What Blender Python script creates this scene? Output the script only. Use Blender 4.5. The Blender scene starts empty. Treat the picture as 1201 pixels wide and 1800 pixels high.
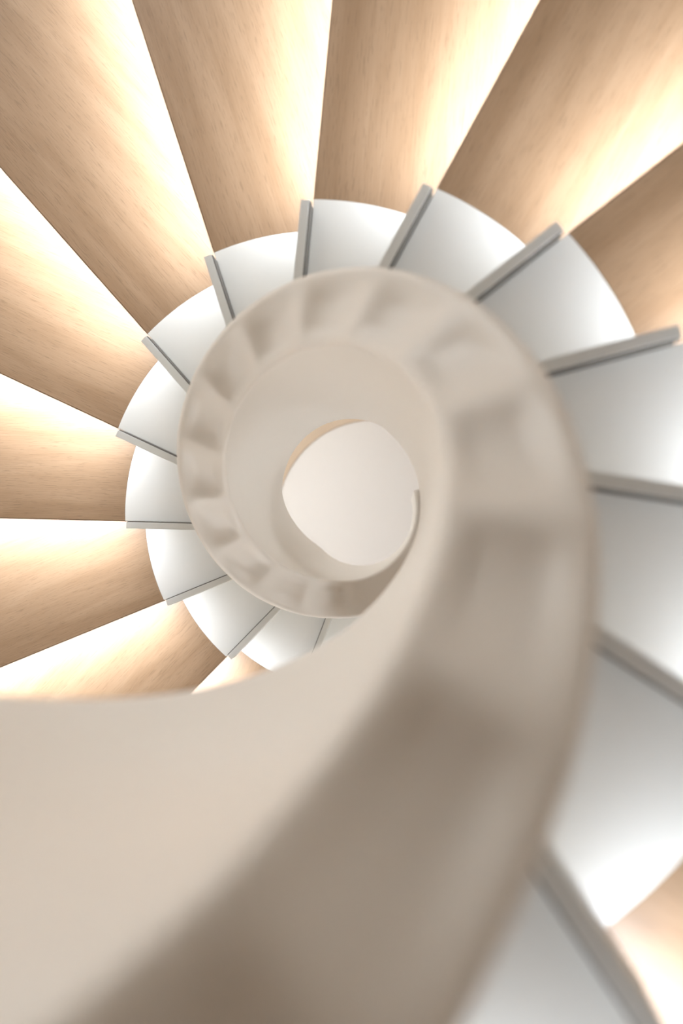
import bpy, bmesh, math
from math import sin, cos, pi, radians, sqrt
from mathutils import Matrix, Vector

# ------------------------------------------------------------------ camera
# Spiral stair seen from the foot of its round well, looking straight up.
# Plan coordinates (x right, y up in plan as seen from below); world y = -plan y.
CAM = (0.21215, -0.06173); RX, RY = 0.017277, 0.079443
FPX = 1400.0
scene = bpy.context.scene
col = scene.collection
cam_d = bpy.data.cameras.new('camera'); cam = bpy.data.objects.new('camera', cam_d); col.objects.link(cam)
cam_d.sensor_fit = 'VERTICAL'; cam_d.sensor_height = 36.0; cam_d.sensor_width = 24.0
cam_d.lens = FPX / 1800 * 36.0
cam_d.clip_start = 0.02
cam_d.dof.use_dof = True; cam_d.dof.focus_distance = 2.55; cam_d.dof.aperture_fstop = 1.35
Rm = Matrix(((1, 0, 0), (0, cos(RX), -sin(RX)), (0, sin(RX), cos(RX)))) @ \
     Matrix(((cos(RY), 0, sin(RY)), (0, 1, 0), (-sin(RY), 0, cos(RY))))
fl = lambda v: Vector((v[0], -v[1], v[2]))
cr, cu, cd = fl(Rm[0]), fl(Rm[1]), -fl(Rm[2])
M4 = Matrix(((cr.x, cu.x, cd.x, CAM[0]), (cr.y, cu.y, cd.y, -CAM[1]), (cr.z, cu.z, cd.z, 0), (0, 0, 0, 1)))
cam.matrix_world = M4
scene.camera = cam

# ------------------------------------------------------------------ light, exposure
vs = scene.view_settings
vs.view_transform = 'Standard'; vs.look = 'None'; vs.gamma = 1.0; vs.use_curve_mapping = False
EXPOSURE = 0.03
vs.exposure = EXPOSURE
DAY = 4.5          # overcast daylight outside the windows
LED = 225.0          # LED strip lying along the back edge of every oak board
world = bpy.data.worlds.new('overcast_sky'); scene.world = world; world.use_nodes = True
world.node_tree.nodes['Background'].inputs[0].default_value = (1.0, 1.0, 0.985, 1)
world.node_tree.nodes['Background'].inputs[1].default_value = DAY

# ------------------------------------------------------------------ materials
def mat(name, color, rough=0.5, spec=0.5):
    m = bpy.data.materials.new(name); m.use_nodes = True
    b = m.node_tree.nodes['Principled BSDF']
    b.inputs['Base Color'].default_value = (*color, 1); b.inputs['Roughness'].default_value = rough
    b.inputs['Specular IOR Level'].default_value = spec
    return m, m.node_tree, b

def plaster(name, color, rough, var=0.03, bump=0.02, scale=60):
    m, nt, b = mat(name, color, rough)
    tc = nt.nodes.new('ShaderNodeTexCoord')
    n = nt.nodes.new('ShaderNodeTexNoise'); n.inputs['Scale'].default_value = scale; n.inputs['Detail'].default_value = 4
    nt.links.new(tc.outputs['Object'], n.inputs['Vector'])
    mx = nt.nodes.new('ShaderNodeMix'); mx.data_type = 'RGBA'
    mx.inputs['A'].default_value = (*[c * (1 - var) for c in color], 1)
    mx.inputs['B'].default_value = (*[min(1, c * (1 + var)) for c in color], 1)
    nt.links.new(n.outputs['Fac'], mx.inputs['Factor']); nt.links.new(mx.outputs['Result'], b.inputs['Base Color'])
    bp = nt.nodes.new('ShaderNodeBump'); bp.inputs['Strength'].default_value = bump; bp.inputs['Distance'].default_value = 0.002
    nt.links.new(n.outputs['Fac'], bp.inputs['Height']); nt.links.new(bp.outputs['Normal'], b.inputs['Normal'])
    return m

def oak(name, light, dark, rough=0.45):
    m, nt, b = mat(name, light, rough)
    N, L = nt.nodes, nt.links
    tc = N.new('ShaderNodeTexCoord'); oi = N.new('ShaderNodeObjectInfo')
    rnd = N.new('ShaderNodeVectorMath'); rnd.operation = 'MULTIPLY_ADD'
    L.new(oi.outputs['Random'], rnd.inputs[0]); rnd.inputs[1].default_value = (7.3, 3.1, 5.7)
    L.new(tc.outputs['Object'], rnd.inputs[2])
    def noise(sc, scale, detail, dist=0.0):
        mp = N.new('ShaderNodeMapping'); mp.inputs['Scale'].default_value = sc
        L.new(rnd.outputs[0], mp.inputs['Vector'])
        n = N.new('ShaderNodeTexNoise'); n.inputs['Scale'].default_value = scale; n.inputs['Detail'].default_value = detail
        n.inputs['Distortion'].default_value = dist
        L.new(mp.outputs[0], n.inputs['Vector']); return n.outputs['Fac']
    broad = noise((0.9, 9, 9), 2.2, 5, 0.6)
    fine = noise((3.0, 90, 90), 3.0, 4, 0.2)
    pores = noise((9.0, 160, 160), 2.6, 2)
    add = N.new('ShaderNodeMath'); add.operation = 'MULTIPLY_ADD'; add.inputs[1].default_value = 0.45
    L.new(fine, add.inputs[0]); L.new(broad, add.inputs[2])
    mr = N.new('ShaderNodeMapRange'); mr.inputs['From Min'].default_value = 0.45; mr.inputs['From Max'].default_value = 1.0
    L.new(add.outputs[0], mr.inputs['Value'])
    mx = N.new('ShaderNodeMix'); mx.data_type = 'RGBA'
    mx.inputs['A'].default_value = (*light, 1); mx.inputs['B'].default_value = (*dark, 1)
    L.new(mr.outputs[0], mx.inputs['Factor'])
    pr = N.new('ShaderNodeMapRange'); pr.inputs['From Min'].default_value = 0.585; pr.inputs['From Max'].default_value = 0.66
    pr.inputs['To Max'].default_value = 0.45
    L.new(pores, pr.inputs['Value'])
    mx2 = N.new('ShaderNodeMix'); mx2.data_type = 'RGBA'
    mx2.inputs['B'].default_value = (*[c * 0.55 for c in dark], 1)
    L.new(mx.outputs['Result'], mx2.inputs['A']); L.new(pr.outputs[0], mx2.inputs['Factor'])
    L.new(mx2.outputs['Result'], b.inputs['Base Color'])
    bp = N.new('ShaderNodeBump'); bp.inputs['Strength'].default_value = 0.08; bp.inputs['Distance'].default_value = 0.001
    L.new(fine, bp.inputs['Height']); L.new(bp.outputs['Normal'], b.inputs['Normal'])
    return m

M_OAK = oak('oak_underside', (0.335, 0.222, 0.134), (0.25, 0.154, 0.084))
M_WALL = plaster('smooth_plaster', (0.80, 0.775, 0.735), 0.40, 0.01, 0.01, 25)
M_PANEL = plaster('white_lacquer', (0.765, 0.765, 0.725), 0.40, 0.012, 0.01, 40)
M_BAR = plaster('grey_lacquer', (0.66, 0.665, 0.63), 0.38, 0.02, 0.01, 40)
M_GAP_SHADE = plaster('dark_gap_shade', (0.13, 0.12, 0.105), 0.7, 0.05, 0.02, 80)  # dark colour standing in for the shade beside the riser bars
M_ROOM = plaster('room_paint', (0.63, 0.57, 0.49), 0.7, 0.01, 0.02, 50)
M_CEIL = plaster('beige_ceiling', (0.60, 0.48, 0.36), 0.6, 0.02, 0.02, 50)
M_DOME = plaster('white_dome_paint', (0.76, 0.74, 0.72), 0.6, 0.01, 0.01, 30)
M_FLOOR = oak('oak_floor', (0.32, 0.23, 0.16), (0.23, 0.16, 0.105), 0.35)
M_FRAME, _, _ = mat('window_frame_white', (0.75, 0.75, 0.74), 0.4)
M_LED = bpy.data.materials.new('led_strip_light'); M_LED.use_nodes = True
_b = M_LED.node_tree.nodes['Principled BSDF']
_b.inputs['Emission Color'].default_value = (0.91, 0.975, 1.07, 1); _b.inputs['Emission Strength'].default_value = LED
M_GLASS = bpy.data.materials.new('window_glass'); M_GLASS.use_nodes = True
_nt = M_GLASS.node_tree; _nt.nodes.remove(_nt.nodes['Principled BSDF'])
_t = _nt.nodes.new('ShaderNodeBsdfTransparent'); _g = _nt.nodes.new('ShaderNodeBsdfGlossy'); _g.inputs['Roughness'].default_value = 0.02
_m = _nt.nodes.new('ShaderNodeMixShader'); _m.inputs[0].default_value = 0.05
_nt.links.new(_t.outputs[0], _m.inputs[1]); _nt.links.new(_g.outputs[0], _m.inputs[2])
_nt.links.new(_m.outputs[0], _nt.nodes['Material Output'].inputs[0])

# ------------------------------------------------------------------ helpers
def obj(name, bm, m, parent=None, smooth=False):
    bmesh.ops.recalc_face_normals(bm, faces=bm.faces[:])
    me = bpy.data.meshes.new(name); bm.to_mesh(me); bm.free()
    me.materials.append(m)
    if smooth:
        for f in me.polygons: f.use_smooth = True
    o = bpy.data.objects.new(name, me); col.objects.link(o)
    if parent: o.parent = parent
    return o

def box(bm, x0, x1, y0, y1, z0, z1):
    v = [bm.verts.new((x, y, z)) for z in (z0, z1) for x, y in ((x0, y0), (x1, y0), (x1, y1), (x0, y1))]
    for f in ((0, 3, 2, 1), (4, 5, 6, 7), (0, 1, 5, 4), (1, 2, 6, 5), (2, 3, 7, 6), (3, 0, 4, 7)):
        bm.faces.new([v[i] for i in f])

def bevel_sharp(bm, w, seg=1):
    bmesh.ops.recalc_face_normals(bm, faces=bm.faces[:])
    es = [e for e in bm.edges if len(e.link_faces) == 2 and e.calc_face_angle() > 0.6]
    bmesh.ops.bevel(bm, geom=es, offset=w, segments=seg, affect='EDGES', profile=0.5)

def struct(o): o['kind'] = 'structure'; return o

# ------------------------------------------------------------------ stair geometry
H = 0.175; DTH = 0.410044; TH0 = 0.247604
Z0 = 1.304966                      # underside of step 0
RW = 0.697; E = 0.062588           # panel arc radius; edge lines miss the axis by E
R_OUT = 1.80
RO, RI = 0.3798, 0.2496            # outer / inner radius of the helical wall
ZS0 = 0.869                        # wall soffit height at step phase 0 (inner edge)
FLOOR = -1.28; CEIL = 5.3
K0, K1 = -14, 11
K_LED = -6                         # lit steps start here
th = lambda k: TH0 + DTH * k
TURN = 2 * pi

# room ---------------------------------------------------------------
S = 2.7
bm = bmesh.new(); box(bm, -S, S, -S, S, FLOOR - 0.2, FLOOR); struct(obj('floor', bm, M_FLOOR))
RD = 0.645
bm = bmesh.new()                                   # ceiling with a round opening
n = 64
ring = [(RD * cos(TURN * i / n), RD * sin(TURN * i / n)) for i in range(n)]
def to_square(a):
    c, s = cos(a), sin(a); m = max(abs(c), abs(s)); return (S * c / m, S * s / m)
outer = [to_square(TURN * i / n) for i in range(n)]
lv = {}
for nm, pts in (('r', ring), ('o', outer)):
    for zz in (CEIL, CEIL + 0.25):
        lv[nm, zz] = [bm.verts.new((x, y, zz)) for x, y in pts]
za, zb = CEIL, CEIL + 0.25
for i in range(n):
    j = (i + 1) % n
    bm.faces.new((lv['r', za][i], lv['r', za][j], lv['o', za][j], lv['o', za][i]))
    bm.faces.new((lv['r', zb][i], lv['o', zb][i], lv['o', zb][j], lv['r', zb][j]))
    bm.faces.new((lv['r', za][i], lv['r', zb][i], lv['r', zb][j], lv['r', za][j]))
    bm.faces.new((lv['o', za][i], lv['o', za][j], lv['o', zb][j], lv['o', zb][i]))
ceil_o = struct(obj('ceiling', bm, M_CEIL))
bm = bmesh.new()                                   # shallow white bowl closing the opening
rows = []
for r in range(13):
    rr = RD * (1 - r / 12)
    zz = CEIL + 0.01 - 0.17 * (1 - (rr / RD) ** 2)
    rows.append([bm.verts.new((rr * cos(TURN * i / n), rr * sin(TURN * i / n), zz)) for i in range(n)] if r < 12 else [bm.verts.new((0, 0, zz))])
for r in range(11):
    for i in range(n):
        j = (i + 1) % n; bm.faces.new((rows[r][i], rows[r][j], rows[r + 1][j], rows[r + 1][i]))
for i in range(n): bm.faces.new((rows[11][i], rows[11][(i + 1) % n], rows[12][0]))
obj('ceiling_bowl', bm, M_DOME, ceil_o, True)

T = 0.2
def wall_with_windows(name, side, wins, idx):
    """side: 0 = -x, 1 = +x, 2 = -y, 3 = +y; wins: list of (a0, a1, z0, z1) along the wall"""
    def put(bm, a0, a1, z0, z1, d0, d1):
        if side < 2:
            s = -1 if side == 0 else 1
            xs = sorted((s * (S + d0), s * (S + d1))); box(bm, xs[0], xs[1], a0, a1, z0, z1)
        else:
            s = -1 if side == 2 else 1
            ys = sorted((s * (S + d0), s * (S + d1))); box(bm, a0, a1, ys[0], ys[1], z0, z1)
    bm = bmesh.new()
    ext = T if side > 1 else 0
    zc = CEIL + 0.25
    if not wins: put(bm, -S - ext, S + ext, FLOOR - 0.2, zc, 0, T)
    else:
        a0, a1 = wins[0][0], wins[0][1]
        put(bm, -S - ext, a0, FLOOR - 0.2, zc, 0, T); put(bm, a1, S + ext, FLOOR - 0.2, zc, 0, T)
        zz = FLOOR - 0.2
        for w in wins:
            put(bm, a0, a1, zz, w[2], 0, T); zz = w[3]
        put(bm, a0, a1, zz, zc, 0, T)
    struct(obj(name, bm, M_ROOM))
    for w in wins:
        bm = bmesh.new(); a0, a1, z0, z1 = w; fw = 0.06
        put(bm, a0, a0 + fw, z0, z1, 0.05, 0.13); put(bm, a1 - fw, a1, z0, z1, 0.05, 0.13)
        put(bm, a0 + fw, a1 - fw, z0, z0 + fw, 0.05, 0.13); put(bm, a0 + fw, a1 - fw, z1 - fw, z1, 0.05, 0.13)
        am = (a0 + a1) / 2; put(bm, am - 0.03, am + 0.03, z0 + fw, z1 - fw, 0.05, 0.13)
        wo = struct(obj('window_%d' % idx, bm, M_FRAME)); idx += 1
        for p0, p1 in ((a0 + fw, am - 0.03), (am + 0.03, a1 - fw)):
            bm = bmesh.new(); put(bm, p0, p1, z0 + fw, z1 - fw, 0.085, 0.095); obj('pane', bm, M_GLASS, wo)
    return idx
wi = 1
W2 = [(-2.3, 2.3, FLOOR + 0.1, 1.4), (-1.5, 1.5, 2.5, 4.3)]
W1 = W2[1:]
wi = wall_with_windows('wall_left', 0, W1, wi)
wi = wall_with_windows('wall_back', 3, W1, wi)
wi = wall_with_windows('wall_right', 1, W1, wi)
wi = wall_with_windows('wall_front', 2, [(-2.6, -0.5, 0.1, 1.9), (-2.6, -0.5, 2.5, 4.3)], wi)

# staircase -----------------------------------------------------------
stair = bpy.data.objects.new('spiral_staircase', None); col.objects.link(stair)
stair.location = (0, 0, FLOOR)
stair['label'] = 'spiral staircase of oak steps winding around a smooth beige helical wall'
stair['category'] = 'staircase'
INV = Matrix.Translation((0, 0, -FLOOR))

# helical wall: a swept section with rounded edges and a softly folded soffit
A_FOLD = 0.030
TH_END = radians(374)
K_FLAT = (radians(267) - TH0) / DTH
def soft_min(a, b, w=0.04):
    return -w * math.log(math.exp(-a / w) + math.exp(-b / w))
def z_soffit(k):
    z = ZS0 + H * k
    return max(FLOOR, soft_min(z, ZS0 + H * K_FLAT))
def z_top(k):
    t = math.degrees(th(k))
    z = ZS0 + H * k + 0.842 + 0.105 * min(1, max(0, (k + 5.8) / 4.8))
    if -58 < t < 52: z += 0.23 * sin(pi * (t + 58) / 110) ** 0.8
    if t > 165: z += 0.5 * min(1, (t - 165) / 60.0) ** 1.3
    return soft_min(z, 3.80)
def fold(k, u):
    f = k - math.floor(k)
    f0 = (sqrt(sin(pi * f) ** 2 + 0.09) - 0.30) / 0.744
    ss = lambda x: max(0, min(1, x)) ** 2 * (3 - 2 * max(0, min(1, x)))
    w = (0.3 + 0.7 * ss(u / 0.22)) * (0.10 + 0.90 * ss((1 - u) / 0.34))
    return A_FOLD * f0 * w
def section(k):
    zs, zt = z_soffit(k), max(z_top(k), z_soffit(k) + 0.3)
    on = 1.0 if zs > FLOOR + 0.02 else 0.0
    if k > K_FLAT: on *= max(0, 1 - (k - K_FLAT) / 0.8)
    pts = []; r = 0.013; q = 5
    for i in range(q + 1):                         # inner bottom edge
        a = pi + pi / 2 * i / q
        pts.append((RI + r + r * cos(a), zs + r + r * sin(a) + on * fold(k, 0.02)))
    nb = 10
    for i in range(1, nb):
        u = i / nb
        pts.append((RI + r + (RO - RI - 2 * r) * u, zs - 0.016 * u + on * fold(k, u)))
    for i in range(q + 1):                         # outer bottom edge
        a = 1.5 * pi + pi / 2 * i / q
        pts.append((RO - r + r * cos(a), zs - 0.016 + r + r * sin(a) + on * fold(k, 0.98)))
    for i in range(1, 4): pts.append((RO, zs + (zt - zs) * i / 4))
    r = 0.02
    for i in range(q + 1):
        a = pi / 2 * i / q; pts.append((RO - r + r * cos(a), zt - r + r * sin(a)))
    for i in range(q + 1):
        a = pi / 2 + pi / 2 * i / q; pts.append((RI + r + r * cos(a), zt - r + r * sin(a)))
    for i in range(3, 0, -1): pts.append((RI, zs + (zt - zs) * i / 4))
    return pts
bm = bmesh.new(); prev = None
k_a = K0 - 0.6; k_b = (TH_END - TH0) / DTH
NS = int((k_b - k_a) * 16)
for s in range(NS + 1):
    k = k_a + (k_b - k_a) * s / NS; t = th(k)
    cur = [bm.verts.new((R * cos(t), -R * sin(t), z)) for R, z in section(k)]
    m = len(cur)
    if prev:
        for i in range(m):
            j = (i + 1) % m; bm.faces.new((prev[i], prev[j], cur[j], cur[i]))
    else: bm.faces.new(cur[::-1])
    prev = cur
bm.faces.new(prev)
bm.transform(INV)
hw = obj('helical_wall', bm, M_WALL, stair, True)
hw['label'] = 'smooth beige plaster wall curling round the open well'

# one step (local frame: back edge along +x at plan y = E, body at y < E)
OVER = 0.05
def edge_pt(line, R):
    if line == 'back': a, e = 0.0, E
    else: a, e = -DTH, E - OVER
    s = sqrt(R * R - e * e)
    return atan(a, e, s)
def atan(a, e, s):
    x = s * cos(a) - e * sin(a); y = s * sin(a) + e * cos(a)
    return math.atan2(y, x)
def sector(bm, r_in, r_out, z0, z1, nseg=14, nr=1):
    """slab between the back and front edge lines; r_in/r_out functions of t (0 back .. 1 front)"""
    cols = []
    for i in range(nseg + 1):
        t = i / nseg; row = []
        for j in range(nr + 1):
            R = r_in(t) + (r_out(t) - r_in(t)) * j / nr
            ph = edge_pt('back', R) * (1 - t) + edge_pt('front', R) * t
            row.append((R * cos(ph), -R * sin(ph)))
        cols.append(row)
    lo = [[bm.verts.new((x, y, z0)) for x, y in r] for r in cols]
    hi = [[bm.verts.new((x, y, z1)) for x, y in r] for r in cols]
    for i in range(nseg):
        for j in range(nr):
            bm.faces.new((lo[i][j], lo[i + 1][j], lo[i + 1][j + 1], lo[i][j + 1]))
            bm.faces.new((hi[i][j], hi[i][j + 1], hi[i + 1][j + 1], hi[i + 1][j]))
        bm.faces.new((lo[i][0], hi[i][0], hi[i + 1][0], lo[i + 1][0]))
        bm.faces.new((lo[i][nr], lo[i + 1][nr], hi[i + 1][nr], hi[i][nr]))
    for i in (0, nseg):
        for j in range(nr):
            bm.faces.new((lo[i][j], lo[i][j + 1], hi[i][j + 1], hi[i][j]))
def led_prism(bm):
    # slim profile lying along the back edge of the board: its lit face looks up and across to the next step
    ends = []
    for x in (0.735, R_OUT - 0.05):
        ends.append([bm.verts.new((x, -(E + d), z)) for d, z in ((-0.0110, 0.0302), (-0.0030, 0.0302), (-0.0095, 0.0410), (-0.0110, 0.0410))])
    a, b = ends
    bm.faces.new(a); bm.faces.new(b[::-1])
    for i in range(4):
        j = (i + 1) % 4; bm.faces.new((a[i], b[i], b[j], a[j]))
arc = lambda t: RW - 0.010 * t
bm = bmesh.new(); sector(bm, arc, lambda t: R_OUT, 0.0, 0.03); bevel_sharp(bm, 0.0022)
tread0 = obj('tread', bm, M_OAK, stair)
bm = bmesh.new(); sector(bm, lambda t: RO - 0.012, lambda t: arc(t) - 0.0006, -0.004, 0.052); bevel_sharp(bm, 0.0012)
panel0 = obj('end_panel', bm, M_PANEL, tread0)
bm = bmesh.new(); box(bm, 0.345, 0.6755, -(E + 0.0235), -(E + 0.0030), -0.045, 0.052); bevel_sharp(bm, 0.001)
bar0 = obj('riser_bar', bm, M_BAR, tread0)
bm = bmesh.new(); box(bm, 0.699, R_OUT - 0.03, -(E + 0.0016), -(E + 0.0001), 0.0022, 0.0280)
lip0 = obj('edge_lip', bm, M_OAK, tread0)
bm = bmesh.new(); led_prism(bm)
led0 = obj('led_strip', bm, M_BAR, tread0)
led0.data.materials.append(M_LED)
for f in led0.data.polygons:
    if abs(f.normal.y) > 0.5 and f.normal.z > 0.1: f.material_index = 1   # only the slanted face gives light
bm = bmesh.new(); box(bm, 0.345, 0.6735, -(E + 0.0031), -(E + 0.0002), -0.0445, 0.040)  # dark strip paints the shade into the gap between panel and bar
gap_shade0 = obj('gap_shade_strip', bm, M_GAP_SHADE, tread0)
panel0['label'] = 'white lacquered inner end of the step'
bar0['label'] = 'grey riser bar behind the white end'
for k in range(K0, K1 + 1):
    if k == K1: t = tread0
    else:
        t = tread0.copy(); col.objects.link(t)
        for src in (panel0, bar0, gap_shade0, lip0) + ((led0,) if k >= K_LED else ()):
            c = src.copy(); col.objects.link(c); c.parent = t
    t.parent = stair
    t.location = (0, 0, Z0 + H * k - FLOOR); t.rotation_euler = (0, 0, -th(k))

# outer stringer: curved band that carries the outer ends of the boards
bm = bmesh.new(); prev = None
ka, kb = K0 - 0.9, K1 + 0.25
for s in range(221):
    k = ka + (kb - ka) * s / 220; t = th(k)
    zl = max(FLOOR, Z0 + H * k - 0.10); zh = Z0 + H * k + 0.42
    cur = [bm.verts.new((R * cos(t), -R * sin(t), z)) for R, z in ((R_OUT - 0.01, zl), (R_OUT + 0.04, zl), (R_OUT + 0.04, zh), (R_OUT - 0.01, zh))]
    if prev:
        for i in range(4):
            j = (i + 1) % 4; bm.faces.new((prev[i], prev[j], cur[j], cur[i]))
    else: bm.faces.new(cur[::-1])
    prev = cur
bm.faces.new(prev); bm.transform(INV)
obj('outer_stringer', bm, M_PANEL, stair)

# upper landing between the well and the corner of the room
bm = bmesh.new()
ZL = Z0 + H * (K1 + 1) + 0.04
a1, a2 = th(K1) - 0.02, TH_END
pl = []
for i in range(17):
    a = a1 + (a2 - a1) * i / 16; pl.append((RO * 0.995 * cos(a), RO * 0.995 * sin(a)))
x2 = S; y2 = S * math.tan(a2)
pl += [(x2, y2), (S, -S), (S * cos(a1) / -sin(a1), -S)]
lo = [bm.verts.new((x, -y, ZL - 0.17)) for x, y in pl]; hi = [bm.verts.new((x, -y, ZL)) for x, y in pl]
bm.faces.new(lo); bm.faces.new(hi[::-1])
for i in range(len(pl)):
    j = (i + 1) % len(pl); bm.faces.new((lo[i], lo[j], hi[j], hi[i]))
struct(obj('floor_landing', bm, M_FLOOR))
